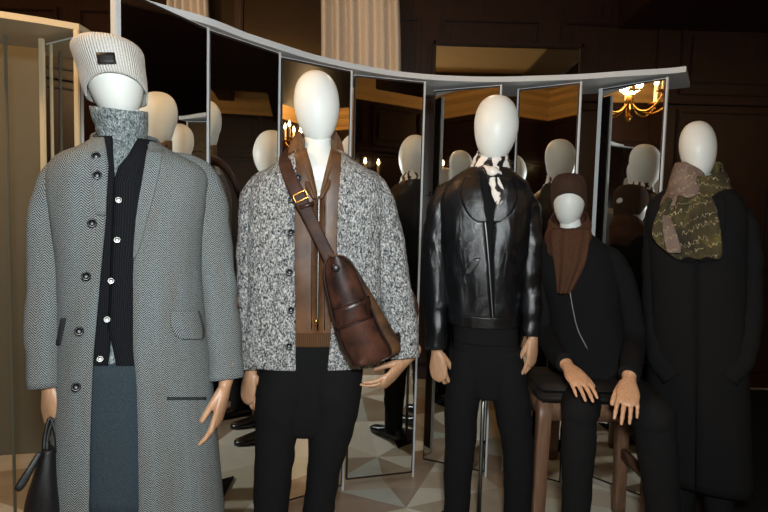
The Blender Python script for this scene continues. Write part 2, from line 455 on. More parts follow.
def neck_band(fig, loops, n=40, fold=.0, fs=20, open_=0.0, p=2.0):
    """loops: (px, py, halfwidth px, depth m, off, slope m): tilted horizontal rings"""
    rings = []
    a = catmull(loops, 5)
    for x, y, w, dpt, off, slope in a:
        c = fig.pt(x, y, off); rx = (fig.pt(x+w, y, off)-fig.pt(x-w, y, off)).length/2; ring = []
        for k in range(n+1 if open_ else n):
            th = open_+(2*PI-2*open_)*k/n if open_ else 2*PI*k/n
            q = fig.ringpt(c, rx, dpt, th, p); q.z += -slope*math.cos(th)
            if fold: q += Vector((q.x-c.x, q.y-c.y, 0)).normalized()*fold*noise.noise(Vector((q.x*fs, q.y*fs, q.z*fs*2)))
            ring.append(q)
        rings.append(ring)
    return grid(rings, not open_)

def legs(fig, pelvis, left, right, m, name='trousers', fold=.005, dr=1.0):
    ms = [fig.torso(pelvis, n=32, sub=4, fold=.003, capa=True, capb=True)]
    for L in (left, right):
        L = list(L); x, w, off = L[-1]; pts = L[:-1]
        rows = []
        for (px, py, ww, o) in pts:
            c = fig.pt(px, py, o); rows.append((*c, (fig.pt(px+ww/2, py, o)-c).length, (fig.pt(px+ww/2, py, o)-c).length*dr))
        c = fig.ptz(x, .045, off); r = (fig.ptz(x+w/2, .045, off)-c).length; rows.append((*c, r, r*1.1))
        ms.append(tube(rows, 24, 6, fig.ed, True, 2.2, fold, 11))
        shoe(fig, Vector((c.x, c.y, 0)))
    return part(name, join_meshes(ms), m, fig.root)
def shoe(fig, c, yaw=0):
    f = -fig.ed; rings = []
    prof = [(-.085, .02, .03), (-.08, .032, .06), (-.04, .038, .085), (.0, .04, .088), (.05, .043, .07), (.10, .047, .052), (.15, .046, .042), (.185, .036, .034), (.20, .015, .024)]
    for d, w, h in prof:
        ring = []
        for k in range(16):
            a = 2*PI*k/16; zz = h/2+h/2*math.sin(a); ring.append(c+f*d+fig.er*w*math.copysign(abs(math.cos(a))**.7, math.cos(a))+Vector((0, 0, max(0.001, zz))))
        rings.append(ring)
    part('shoe', grid(rings, True, True, True), MT['shoe'], fig.root)

# =================================================================== THE ROOM
XL, XR, YB, YF, ZC = -3.7, 6.4, -1.9, 4.4, 3.5
def struct(name, me, m, smooth=False):
    o = link(name, me, m, None, smooth); o['kind'] = 'structure'; return o
struct('floor', box(((XL+XR)/2, (YB+YF)/2, -.05), (XR-XL, YF-YB, .1)), MT['floor'])
struct('ceiling', box(((XL+XR)/2, (YB+YF)/2, ZC+.05), (XR-XL, YF-YB, .1)), MT['plaster'])
def panelled(name, p0, p1, nx):
    """wood wall with raised frames between p0 and p1 (x,y); inward normal on the left of p0->p1"""
    p0 = Vector((*p0, 0)); p1 = Vector((*p1, 0)); d = (p1-p0); L = d.length; d.normalize(); n = Vector((-d.y, d.x, 0)); rz = math.atan2(d.y, d.x)
    ms = [box((p0+p1)/2-n*.05+Vector((0, 0, ZC/2)), (L, .1, ZC), rz)]
    w = L/nx
    for i in range(nx):
        for z0, z1 in ((.25, .95), (1.15, 2.35), (2.5, 3.05)):
            c = p0+d*(w*(i+.5))+n*.012
            for zz in (z0, z1): ms.append(box(c+Vector((0, 0, zz)), (w-.16, .03, .035), rz, .008))
            for sx in (-1, 1): ms.append(box(c+d*sx*(w/2-.1)+Vector((0, 0, (z0+z1)/2)), (.035, .03, z1-z0), rz, .008))
            ms.append(box(c+Vector((0, 0, (z0+z1)/2)), (w-.34, .018, z1-z0-.16), rz, .008))
    for zz, h, t in ((.06, .12, .05), (1.05, .05, .06), (2.42, .04, .05)): ms.append(box((p0+p1)/2+n*t/2+Vector((0, 0, zz)), (L, t, h), rz, .008))
    return struct(name, join_meshes(ms), MT['mahogany'])
panelled('wall_back', (XR, YF), (XL, YF), 10)
panelled('wall_left', (XL, YF), (XL, YB), 6)
panelled('wall_front', (XL, YB), (XR, YB), 10)
panelled('wall_right', (XR, YB), (XR, YF), 7)
ci = 0
for (a, b) in (((XL, YF-.0), (XL, YB)), ((XL, YB), (XR, YB)), ((XR, YB), (XR, 1.9))):
    ci += 1; a = Vector((*a, 0)); b = Vector((*b, 0)); d = (b-a).normalized(); n = Vector((-d.y, d.x, 0)); prof = [(0, 3.12), (.03, 3.12), (.04, 3.17), (.09, 3.22), (.13, 3.30), (.22, 3.36), (.24, 3.42), (.32, 3.46), (.34, 3.5), (0, 3.5)]
    struct('trim_%d' % ci, grid([[p+n*o+Vector((0, 0, z)) for o, z in prof] for p in (a, b)], True, True, True), MT['plaster'])
# dark beams across the ceiling over the display
for k, yy in enumerate((1.15,)):
    struct('trim_%d' % (5+k), box(((XL+XR)/2, yy, 3.38), (XR-XL-.7, .26, .24), 0, .01), MT['mahogany'])
struct('trim_7', join_meshes([box((3.1, 1.75, 3.25), (2.4, 5.3, .48), 0, .01), box((5.3, 3.15, 3.25), (2.1, 2.5, .48), 0, .01)]), MT['mahogany'])

# window between the curtains, and a framed wall mirror
def wbox(x0, x1, y0, y1, Y):
    a = aty(x0, y1, Y); b = aty(x1, y0, Y); return a.x, b.x, a.z, b.z
Yw = YF-.03
w = link('window_1', box((-1.25, Yw-.0, 2.3), (1.5, .03, 2.1)), MT['darkglass'], None, False); w['kind'] = 'structure'
ms = [box((-1.25, Yw-.02, z), (1.6, .06, .07), 0, .01) for z in (1.25, 2.55, 3.36)]+[box((x, Yw-.02, 2.3), (.07, .06, 2.1), 0, .01) for x in (-2.0, -1.25, -.5)]
part('window_frame', join_meshes(ms), MT['mahogany'], w, False)
x0, x1, z0, z1 = wbox(433, 582, 47, 90, YF-.06)
z0 = 1.6
wm = empty('wall_mirror', (x0/2+x1/2, YF-.05, z0), 'wide framed mirror on the dark panelled wall above the screen, showing the ceiling', 'mirror')
part('glass', box(((x0+x1)/2, YF-.055, (z0+z1)/2), (x1-x0, .012, z1-z0)), MT['oldmirror'], wm, False)
ms = [box(((x0+x1)/2, YF-.065, z), (x1-x0+.06, .04, .035), 0, .006) for z in (z0, z1)]+[box((x, YF-.065, (z0+z1)/2), (.03, .04, z1-z0+.04), 0, .006) for x in (x0, x1)]
part('mirror_frame', join_meshes(ms), MT['mahogany'], wm, False)

def curtain(px0, px1, label, Y):
    a = aty(px0, 30, Y); b = aty(px1, 30, Y); n = 90; rings = []
    for j in range(14):
        z = 3.3-(3.28)*j/13; fl = 1+.05*math.sin(j*.4)
        r = []
        for k in range(n+1):
            u = k/n; x = a.x+(b.x-a.x)*u*fl+.02*math.sin(j*.5); y = Y-.085*math.sin(u*2*PI*5.5+.4*math.sin(j*.6))*(.5+.5*j/13)-.015*math.sin(u*40)
            r.append(Vector((x, y, z)))
        rings.append(r)
    o = link('curtain', grid(rings, False), MT['curtain']); recenter(o); solid(o, .006); tag(o, label, 'curtain', 'window curtains')
curtain(320, 396, 'ivory pleated curtain hanging above the middle of the mirrored screen', 4.2)
curtain(168, 206, 'narrow ivory curtain at the far left side of the window', 4.2)

# =================================================================== MIRRORED SCREEN
ZT = 2.07
ZP = ZT-.012
Rp = [(209.6, 27), (281, 52), (352.5, 70), (425.5, 81), (501, 84), (581, 81), (667, 76.5)]
Lc = [120, 208, 279, 351, 429, 512, 593]
An = [63.3, 49.8, 32.3, 15.5, -23, -31.0, -46.5]
screen = empty('mirror_screen', (0.2, 2.6, 0), 'curved white-framed screen of tall angled mirror panels behind the mannequins', 'mirror screen')
for i, (r, lx, an) in enumerate(zip(Rp, Lc, An)):
    R = atz(*r, ZP); R.z = 0; a = math.radians(an); d = Vector((math.cos(a), math.sin(a), 0))
    q = ray(lx, 230); k = q.x/q.y     # left end on column lx: (R.x - t cx) = k (R.y - t sx)
    t = (R.x-k*R.y)/(d.x-k*d.y); L = R-d*t; n = Vector((d.y, -d.x, 0)); rz = a
    if n.dot(-R) < 0: n = -n
    w = (R-L).length; c = (R+L)/2
    pan = part('mirror_panel', box(c-n*.018+Vector((0, 0, ZP/2+.01)), (w-.01, .02, ZP-.03), rz), MT['seatpad'], screen, False)
    part('glass', box(c-n*.006+Vector((0, 0, ZP/2+.01)), (w-.022, .004, ZP-.05), rz), MT['mirror'], pan, False)
    ms = [box(p-n*.012+Vector((0, 0, ZP/2)), (.009 if p is R else (.02 if i == 6 else .007), .018, ZP), rz, .002) for p in ((R, L) if i > 4 else (R,))]
    ms.append(box(c-n*.016+Vector((0, 0, ZP-.005)), (w, .010, .008), rz, .001))
    part('panel_frame', join_meshes(ms), MT['white'], pan, False)
    if i == 0: part('post', box(L+Vector((-.012, .02, ZP/2)), (.034, .03, ZP), rz, .003), MT['white'], screen, False)
fe = [(113, -4), (126, 1.5), (165, 13), (209.6, 25.5), (245, 39), (281, 50.5), (316, 61), (352.5, 69), (389, 75.5), (425.5, 79.5), (463, 81.5), (501, 82), (541, 81), (581, 79.5), (625, 76.5), (667, 74), (686, 72)]
fp = [atz(x, y, ZT) for x, y in fe]; fp = [Vector(p) for p in catmull([tuple(p) for p in fp], 4)]
rings = []
for i, p in enumerate(fp):
    t = (fp[min(i+1, len(fp)-1)]-fp[max(i-1, 0)]).normalized(); n = Vector((-t.y, t.x, 0)); wdt = .30
    u_ = min(1, i/14); v_ = Vector((p.x, p.y, 0)).normalized(); n = (n*u_+v_*(1-u_)).normalized(); wdt = .12+.18*u_
    rings.append([p-n*.004+Vector((0, 0, 0)), p-n*.004+Vector((0, 0, .026)), p+n*wdt+Vector((0, 0, .026)), p+n*wdt])
part('top_board', grid(rings, True, True, True), MT['white'], screen, False)

# the screen's other wing at far left
wing = empty('mirror_screen', (-1.35, 2.0, 0), 'small wing of the mirrored screen at the left edge, cream posts and a dark pane', 'mirror screen')
def post(px, y, wd, m, Zt=ZP, nm='post', dep=.012):
    p = atz(px, y, Zt); part(nm, box(Vector((p.x, p.y+dep/2, Zt/2)), (wd, dep, Zt), 0, .003), m, wing, False); return p
pa = post(75.5, 29, .022, MT['warmlit']); pb = post(40.5, 38, .022, MT['warmlit'], ZP)
pL = post(4, 34, .010, MT['beige'])
c = (pa+pb)/2; d = Vector((pa.x-pb.x, pa.y-pb.y, 0)); rz = math.atan2(d.y, d.x)
part('glass', box(Vector((c.x, c.y+.03, ZP/2)), (d.length-.01, .006, ZP-.04), rz), MT['mirror'], wing, False)
part('panel_back', box(Vector((c.x, c.y+.042, ZP/2)), (d.length-.01, .014, ZP-.02), rz), MT['white'], wing, False)
e = [(-60, 9), (0, 17.5), (40, 23.5), (79, 30), (96, 40)]; ep = [atz(x, y, ZT) for x, y in e]
back = [p+Vector((-.12, .34, 0)) for p in ep[:-1]]+[ep[-1]+Vector((0.02, .05, 0))]
part('top_board', grid([[p, p+Vector((0, 0, .024)), q+Vector((0, 0, .024)), q] for p, q in zip(ep, back)], True, True, True), MT['warmlit'], wing, False)
pc = link('partition_panel', box((-1.98, 2.80, 1.15), (.62, .04, 2.3), math.radians(12), .004), MT['beige'], None, False); recenter(pc)
tag(pc, 'tall plain beige partition panel at the left edge behind the screen wing', 'partition')

# =================================================================== MANNEQUIN 1: herringbone overcoat
m1 = Fig(120, 1.47, 'mannequin', 'mannequin in a long grey herringbone overcoat, pale ribbed beanie and turtleneck, at far left')
coat = [(142, 92, 160, .075, 0), (150, 78, 174, .095, 0), (160, 58, 196, .11, 0), (172, 48, 208, .12, 0), (195, 45, 208, .125, 0), (230, 50, 204, .13, .0), (270, 55, 202, .13, 0), (330, 55, 206, .135, 0), (390, 54, 211, .14, 0), (450, 52, 216, .145, 0), (512, 50, 221, .15, 0), (524, 50, 221, .15, 0)]
inner = [(140, 98, 156, .065, 0), (150, 86, 166, .08, 0), (165, 70, 182, .09, 0), (200, 64, 186, .10, 0), (270, 66, 188, .105, 0), (340, 68, 190, .11, 0), (368, 68, 190, .11, 0)]
body(m1, [(121, 108, 42, -.01), (123, 135, 42, -.015), (123, 160, 56, -.02)], [(150, 100, 150, .05, 0), (165, 76, 176, .07, 0), (230, 80, 174, .085, 0), (330, 82, 174, .085, 0), (380, 80, 174, .09, 0)])
egg(m1, 116, 40, 124, 60, tilt=-7)
oc = part('overcoat', m1.torso(coat, sub=7, n=80, fold=.008, fs=5, open_=[(142, 104, 150), (170, 108, 144.5), (220, 105.5, 135.5), (270, 99.6, 133), (340, 92, 133), (370, 90.7, 136.4), (430, 88.7, 138), (524, 87, 139)], zs=.3), MT['herring'], m1.root); solid(oc, .006)
for nm, pts in (('sleeve', [(92, 158, 10, 0), (78, 163, 26, 0), (64, 176, 39, 0), (54, 196, 44, .0), (49, 228, 43, .0), (46, 270, 40, .01), (44, 330, 38, .025), (43.5, 386, 37, .035)]),
                ('sleeve', [(166, 158, 10, 0), (180, 163, 26, 0), (194, 176, 38, 0), (204, 197, 42, .0), (211, 235, 40, .0), (217, 280, 38, .01), (223, 335, 37, .03), (226, 379, 35, .06)])):
    s = part(nm, m1.limb(pts, fold=.006, fs=9, n=32, caps=False, dr=.8), MT['herring'], oc); solid(s, .005)
# standing collar, lapel strip and pocket flaps
cb = part('collar', neck_band(m1, [(127, 164, 44, .112, 0, .03), (127, 150, 39, .104, 0, .03), (126, 138, 33, .092, -.005, .03)], open_=.66, fold=.003), MT['herring'], oc); solid(cb, .006, 0)
lp = part('lapel', m1.patch(coat, [(150, 147, 163), (175, 143, 159), (210, 137, 150), (240, 134, 142), (258, 133, 135)], .009), MT['herring'], oc); solid(lp, .004, 0)
lp = part('lapel', m1.patch(coat, [(146, 92, 104), (160, 90, 106), (185, 92, 107), (215, 96, 105.5)], .007), MT['herring'], oc); solid(lp, .004, 0)
fl = part('pocket_flap', m1.patch(coat, [(311, 171, 199), (325, 171, 203), (336, 176, 204), (339, 182, 202)], .009, 8), MT['herring'], oc); solid(fl, .006, 0)
fl = part('pocket_welt', m1.patch(coat, [(397, 167, 206), (400, 167, 206)], .003, 8), MT['herring_edge'], oc); solid(fl, .003, 0)
fl = part('pocket_edge', m1.patch(coat, [(318, 61, 66), (345, 56, 60)], .007, 4), MT['herring_edge'], oc); solid(fl, .003, 0)
for x, y in ((96, 156), (97, 175), (92, 223), (86, 276), (79, 331), (76, 387)): button(m1, coat, x, y, MT['button'], oc, .0115, .012)
bk = part('cardigan', m1.torso(inner, n=56, fold=.003, open_=[(140, 112, 138), (158, 113, 128), (170, 114, 118), (185, 115, 113.5), (250, 113, 111), (320, 109.5, 107.5), (338, 110.5, 112.5), (368, 104.5, 119.5)]), MT['blackknit'], m1.root); solid(bk, .006)
for x, y in ((118.6, 200), (117, 240), (111, 281), (107, 319.5), (100, 359)): button(m1, inner, x, y, MT['silver'], bk, .0085, .006)
part('sweater', m1.torso([(150, 92, 158, .07, 0), (170, 78, 176, .085, 0), (260, 72, 182, .094, 0), (345, 74, 184, .10, 0), (366, 74, 184, .10, 0)], n=40, fold=.002, capa=True, capb=True), MT['turtle'], m1.root)
sw = part('turtleneck', neck_band(m1, [(123, 172, 30, .066, 0, .035), (122, 160, 26.5, .063, .0, .02), (124, 148, 24.5, .062, -.003, .01), (123, 138, 24, .062, -.004, .014), (122, 126, 25.5, .066, -.004, .022), (120, 115, 28, .080, -.006, .018), (119.5, 109, 27.5, .080, -.006, .016)], fold=.004, fs=30), MT['turtle'], m1.root); solid(sw, .006, 0)
legs(m1, [(352, 70, 190, .10, 0), (400, 72, 190, .11, 0), (440, 74, 188, .11, 0)], [(98, 400, 66, 0), (98, 512, 58, 0), (98, 36, 0)], [(150, 400, 70, 0), (152, 512, 62, 0), (152, 38, 0)], MT['denim'])
tb = part('trouser_front', m1.patch([(360, 70, 190, .112, 0), (512, 74, 190, .118, 0)], [(366, 84, 160), (430, 84, 162), (520, 84, 162)], .002), MT['denim'], m1.root); solid(tb, .004, 0)
# beanie
def beanie(fig, rows, m, arch, brim_m=None, n=56, fold=.004):
    """rows: (px centre, py, halfw px, depth, off); last row's front rises by arch"""
    rings = []; a = catmull(rows, 6); N = len(a)
    for i, (x, y, w, dpt, off) in enumerate(a):
        c = fig.pt(x, y, off); rx = (fig.pt(x+w, y, off)-fig.pt(x-w, y, off)).length/2; ring = []
        t = (i/(N-1))**2.2
        for k in range(n):
            th = 2*PI*k/n; q = fig.ringpt(c, rx, dpt, th, 2.0)
            fr = max(0, math.cos(th))**.75; q.z += arch*t*fr
            d = Vector((q.x-c.x, q.y-c.y, 0)); d = d.normalized() if d.length > 1e-5 else d
            q += d*fold*noise.noise(q*16)
            ring.append(q)
        rings.append(ring)
    o = part('beanie', grid(rings, True, True, False), m, fig.root); solid(o, .005, 0); return o
bn = beanie(m1, [(107, 40, 4, .012, 0), (107, 43, 25, .075, 0), (108, 50, 34.5, .102, 0), (110, 62, 34.5, .112, 0), (113.5, 80, 32.5, .112, 0), (116, 94, 31.5, .107, -.004), (117.5, 101, 30, .102, -.006)], MT['beanie'], .058)
c0 = m1.pt(106, 58, .112)
pt_ = part('patch', grid([[m1.pt(96+18.5*k/6+.6*j, 52.5+11*j/3, .122-.112*(1-math.sqrt(1-((96+18.5*k/6-109)/35)**2))-.004*(1-j/3)) for k in range(7)] for j in range(4)], False), MT['patch'], bn); solid(pt_, .003, 0)
W = m1.pt(226, 379, .03)
hand(m1, m1.pt(225, 386, .075), m1.pt(216, 430, .10)-m1.pt(225, 386, .075), m1.er*.85-m1.ed*.45, 1, [(.12, .3, .2), (.2, .35, .2), (.28, .4, .2), (.36, .4, .2)], thumb=(.95, .22, -.32), size=.98, tcurl=.1)
hand(m1, m1.pt(50, 388, .03), Vector((0, 0, -1))+m1.er*.05, -m1.er*.7-m1.ed*.6, -1, [(.7, .9, .5), (.7, .9, .5), (.7, .9, .5), (.7, .9, .5)], thumb=(.7, .3, -.6), size=.95)

# handbag carried by mannequin 1
hb = empty('leather_tote', (m1.pt(40, 512, .06).x, m1.pt(40, 512, .06).y, .35), 'black soft leather bag with twin handles, hanging from the left mannequin\'s hand', 'bag')
rows = []
tb_rows = [(446, 43, 58, .035, .05), (462, 37, 60, .045, .05), (490, 28, 62, .06, .05), (520, 20, 64, .07, .05), (560, 14, 66, .075, .05), (575, 15, 65, .07, .05)]
part('bag_body', m1.torso(tb_rows, n=40, fold=.01, fs=11, capa=True, capb=True), MT['blackbag'], hb)
for x0, x1, xm in ((44, 57, 50), (47, 61, 55)):
    part('handle', m1.limb([(x0, 450, 5, .07), (x0+1, 435, 4.5, .06), (xm, 418, 4, .05), (x1-1, 436, 4.5, .06), (x1, 452, 5, .07)], fold=0, n=10), MT['blackbag'], hb)
part('side_strap', m1.limb([(40, 452, 6, .09), (30, 470, 8, .11), (20, 486, 10, .12), (16, 490, 6, .12)], fold=.002, n=12, dr=.4), MT['blackbag'], hb)

# =================================================================== MANNEQUIN 2: knitted cardigan and sling bag
m2 = Fig(318, 1.88, 'mannequin', 'mannequin in a salt and pepper knitted cardigan over a brown leather vest')
card = [(152, 294, 344, .07, 0), (160, 284, 354, .085, 0), (170, 268, 370, .10, 0), (182, 254, 382, .11, 0), (205, 247, 386, .118, 0), (245, 247, 383, .12, 0), (300, 247, 382, .118, 0), (345, 244, 384, .118, 0), (362, 243, 384, .118, 0)]
vest = [(150, 298, 342, .06, 0), (162, 282, 356, .08, 0), (200, 266, 372, .098, 0), (260, 264, 370, .10, 0), (316, 266, 366, .10, 0), (328, 266, 366, .10, 0)]
body(m2, [(318, 132, 27, -.01), (318, 150, 30, -.01), (319, 168, 50, -.015)], [(158, 300, 338, .05, 0), (175, 276, 362, .07, 0), (230, 276, 362, .085, 0), (320, 280, 358, .08, 0)])
egg(m2, 317, 70, 146, 47, tilt=-4)
c = m2.pt(318, 143, -.01)
cd_ = part('cardigan', m2.torso(card, sub=7, n=76, fold=.007, fs=7, open_=[(150, 296, 342), (165, 292, 341), (200, 294, 338), (260, 294.5, 337), (330, 295.5, 331), (372, 295.5, 327)], zs=.5), MT['cardigan'], m2.root); solid(cd_, .010)
for pts in ([(282, 174, 8, 0), (272, 179, 22, 0), (261, 190, 31, 0), (256, 206, 34, 0), (253, 240, 33, 0), (253, 290, 31, .0), (254, 340, 29, .01), (255, 367, 28, .015)],
            [(350, 174, 8, 0), (360, 178, 22, 0), (371, 189, 32, 0), (378, 206, 35, 0), (385, 235, 36, -.005), (393, 280, 34, .0), (401, 325, 32, .02), (404, 358, 30, .045)]):
    s = part('sleeve', m2.limb(pts, fold=.006, fs=12, n=30, caps=False, dr=.85), MT['cardigan'], cd_); solid(s, .007)
for x, y in ((298, 177), (291.5, 199), (291, 232), (289.5, 272), (291, 310), (289, 346)): button(m2, card, x, y, MT['button'], cd_, .0115, .022)
for x0, x1 in ((282, 295),):
    lp = part('shawl_edge', m2.patch(card, [(158, 288, 295), (166, 284, 296), (176, 290, 296)], .012, 6), MT['cardigan'], cd_); solid(lp, .006, 0)
vt = part('vest', m2.torso(vest, n=60, fold=.005, fs=9, open_=[(150, 306, 331), (170, 312, 326), (192, 317, 320.5), (205, 318, 319.5), (340, 317, 318.5)]), MT['vest'], m2.root); solid(vt, .006)
zr = part('zip', m2.limb([(319, 196, 2.2, .103), (318.5, 240, 2.2, .108), (317.8, 290, 2.2, .109), (317.5, 321, 2.2, .109)], fold=0, n=8), MT['silver'], vt)
zp = part('zip_pull', lathe([(.002, -.012), (.005, -.010), (.005, .010), (.002, .012)], m2.front(vest, 316, 322, .008), 10), MT['brass'], vt)
for px_ in (311.5, 324.5):
    s = part('seam', m2.patch(vest, [(205, px_, px_+.9), (270, px_-.3, px_+.6), (330, px_-.4, px_+.5)], .0045, 2), MT['stitch'], vt); solid(s, .002, 0)
wb = part('waistband', m2.torso([(325, 266, 366, .099, 0), (341, 267, 365, .099, 0)], n=40, fold=.001, p=2.4), MT['ribbrown'], vt); solid(wb, .005)
# leather stand collar opened out round the neck
for sg in (-1, 1):
    X = 318
    rr = []
    for (y, xi, xo, oi, oo) in ((131, 17, 20, -.045, -.05), (140, 15.5, 27, -.005, -.03), (150, 14.5, 31, .03, -.005), (164, 11, 31, .062, .04), (182, 6, 18, .088, .084), (200, 1.2, 5, .100, .100)):
        if sg > 0: xi, xo = xi*1.0, xo*.86
        rr.append([m2.pt(X+sg*(xi+(xo-xi)*k/5), y, oi+(oo-oi)*k/5+.008*math.sin(PI*k/5)) for k in range(6)])
    lc = part('collar', grid(rr, False), MT['vest'] if sg else MT['suede'], vt); solid(lc, .006, 0)
    subsurf(lc)
    rr = []
    for (y, xi, w_, oi) in ((133, 16.5, 3, -.035), (141, 14.5, 6, .01), (151, 13, 6.5, .045), (165, 9.5, 5.5, .076), (182, 5, 3.6, .094), (200, .8, 1.6, .106)):
        rr.append([m2.pt(X+sg*(xi+w_*k/4), y, oi+.010*math.sin(PI*k/4)) for k in range(5)])
    lc = part('collar_lining', grid(rr, False), MT['suede'], vt); solid(lc, .005, 0); subsurf(lc)
cb = part('inner_collar', neck_band(m2, [(318, 160, 21, .062, -.005, .03), (318, 147, 20, .06, -.01, .03), (318, 136, 19, .058, -.012, .028)], open_=.75), MT['suede'], vt); solid(cb, .006, 0)
ns = part('white_collar', neck_band(m2, [(318, 185, 17, .088, 0, .03), (318, 168, 16, .068, 0, .03), (318, 153, 14.6, .053, -.004, .018), (318, 146, 13.8, .050, -.008, .012)], fold=.002), MT['mannequin'], m2.root)
pelv = [(334, 264, 364, .09, 0), (380, 260, 362, .09, 0), (410, 266, 352, .08, 0), (432, 285, 334, .06, 0)]
legs(m2, pelv, [(290, 360, 54, 0), (283, 395, 54, 0), (277, 432, 43, 0), (273, 475, 38, 0), (271.5, 512, 35, 0), (270, 26, 0)], [(333, 360, 54, 0), (334, 395, 54, 0), (330, 432, 44, 0), (324, 470, 33, 0), (318.5, 512, 31, 0), (313, 26, 0)], MT['blackwool'])
W = m2.pt(404, 360, .045)
hand(m2, m2.pt(403, 363, .045), m2.pt(382, 386, .09)-m2.pt(403, 362, .045), m2.er*.4+Vector((0, 0, -.6))-m2.ed*.7, 1, [(.35, .35, .2), (.4, .4, .25), (.45, .4, .3), (.5, .45, .3)], thumb=(.8, .2, -.5), size=.97)
hand(m2, m2.pt(251, 372, .01), Vector((0, 0, -1))+m2.er*-.15, -m2.er*.7-m2.ed*.7, -1, [(.4, .6, .3)]*4, thumb=(.7, .3, -.6), size=.95)

# sling bag
sl = empty('sling_bag', m2.pt(362, 366, .12), 'glossy dark brown leather sling bag with a broad buckled strap, worn across the cardigan', 'bag')
sp = [(287, 156, 13, .03), (285, 163, 13, .085), (291, 180, 14, .125), (299, 197, 15, .138), (308, 214, 14, .142), (318, 235, 13, .146), (329, 257, 13, .152), (336, 268, 14, .155)]
st = part('strap', m2.limb(sp, fold=0, n=16, dr=.28, p=4), MT['strapleather'], sl)
bs = part('strap', m2.limb([(287, 157, 13, .03), (296, 150, 12, -.05), (318, 160, 13, -.115), (350, 200, 13, -.155), (384, 260, 13, -.16), (412, 305, 13, -.06), (402, 335, 13, .06), (392, 338, 10, .10)], fold=0, n=12, dr=.3, p=3), MT['bag'], sl)
bk_ = []
bc = m2.pt(300, 199, .152)
fr = [m2.pt(293, 196, .15), m2.pt(305, 190, .15), m2.pt(308, 197, .15), m2.pt(296, 203, .15), m2.pt(293, 196, .15)]
ms = []
for a_, b_ in zip(fr[:-1], fr[1:]): ms.append(tube([(*a_, .0028, .0028), (*b_, .0028, .0028)], 8, 1, m2.ed, True, 2, 0, 8, True))
part('buckle', join_meshes(ms), MT['brass'], st)
lo = part('keeper', m2.limb([(299.5, 208, 4.5, .147), (314, 203, 4.5, .147)], sub=2, fold=0, n=10, dr=.8), MT['bag'], st)
# bag body: teardrop outline swept in depth
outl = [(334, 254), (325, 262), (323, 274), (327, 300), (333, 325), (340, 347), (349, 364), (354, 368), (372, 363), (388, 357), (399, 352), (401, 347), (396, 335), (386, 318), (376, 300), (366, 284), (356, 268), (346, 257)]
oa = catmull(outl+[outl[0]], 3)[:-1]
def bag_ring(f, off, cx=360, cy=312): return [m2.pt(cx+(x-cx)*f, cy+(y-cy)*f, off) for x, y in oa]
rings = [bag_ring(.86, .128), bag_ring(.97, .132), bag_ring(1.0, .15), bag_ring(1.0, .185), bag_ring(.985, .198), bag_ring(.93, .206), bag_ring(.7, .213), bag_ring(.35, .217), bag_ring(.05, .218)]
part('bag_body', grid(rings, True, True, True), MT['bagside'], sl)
# front panel occupying the left 60 percent, with flap band
def bagpt(x, y, lift=0):
    return m2.pt(x, y, .212+lift)
fro = [(256, 329, 343), (262, 325.5, 351), (275, 324, 358), (290, 326.5, 364), (305, 330, 370), (320, 333.5, 376), (335, 338, 383), (350, 344, 391), (358, 349, 388), (365, 353, 368)]
fa = catmull(fro, 3)
rg = [[bagpt(r[1]+(r[2]-r[1])*k/10, r[0], .026*math.sin(PI*k/10)**.7) for k in range(11)] for r in fa]
fp_ = part('front_panel', grid(rg, False), MT['bag'], sl); solid(fp_, .006, 0)
for side in (1, 2):
    pts = [(r[side], r[0], 1.8, .220) for r in fro]; part('piping', m2.limb(pts, fold=0, n=8, sub=3), MT['stitch'], sl)
bd = [[bagpt(332+(369-332)*k/10+j*.9, 310+(296-310)*k/10+j*5.2, .030*math.sin(PI*k/10)**.6+.004) for k in range(11)] for j in range(5)]
fb = part('flap_band', grid(bd, False), MT['bag'], sl); solid(fb, .006, 0)
for j in (0, 4):
    pts = [(332+(369-332)*k/6+j*.9, 310+(296-310)*k/6+j*5.2, 1.3, .212+.030*math.sin(PI*k/6)**.6+.009) for k in range(7)]
    part('stitching', m2.limb(pts, fold=0, n=6, sub=2), MT['stitch'], fb)
part('stud', lathe([(.004, 0), (.013, .001), (.014, .004), (.010, .007), (.002, .008)], bagpt(336, 268, .024), 18, (CAM-bagpt(336, 268)).normalized()), MT['stitch'], sl)

# =================================================================== MANNEQUIN 3: black leather jacket
m3 = Fig(490, 2.15, 'mannequin', 'mannequin in a glossy black leather jacket with a black and white silk neckerchief')
jk = [(168, 468, 510, .065, 0), (176, 456, 520, .08, 0), (186, 444, 530, .095, 0), (205, 438, 533, .11, 0), (240, 440, 530, .115, 0), (280, 444, 524, .112, 0), (310, 448, 520, .108, 0), (323, 450, 518, .105, 0)]
body(m3, [(492, 152, 24, -.01), (491, 168, 26, -.01), (490, 182, 40, -.015)], [(172, 472, 508, .05, 0), (190, 456, 520, .07, 0), (240, 456, 518, .08, 0), (300, 460, 514, .075, 0), (322, 462, 512, .07, 0)])
egg(m3, 496, 94.5, 164, 45.5, tilt=3, yaw=20, depth=.19)
j3 = part('leather_jacket', m3.torso(jk, sub=7, n=72, fold=.010, fs=9, open_=[(168, 477, 500), (190, 482, 500), (215, 486, 494), (260, 489.5, 491.2), (323, 493, 494.5)], zs=.4), MT['jacket'], m3.root); solid(j3, .005)
for pts in ([(468, 184, 8, 0), (459, 188, 20, 0), (449, 197, 28, 0), (443, 211, 31, 0), (438, 240, 30, 0), (436, 285, 27, 0), (435.5, 320, 24, .02), (436, 349, 21, .035)],
            [(506, 184, 8, 0), (514, 188, 18, 0), (522, 197, 24, 0), (527, 211, 26, 0), (530, 240, 24, 0), (531, 285, 22, .0), (532, 315, 20, .01), (532, 336, 18, .02)]):
    s = part('sleeve', m3.limb(pts, fold=.009, fs=14, n=28, caps=False, dr=.9), MT['jacket'], j3); solid(s, .004)
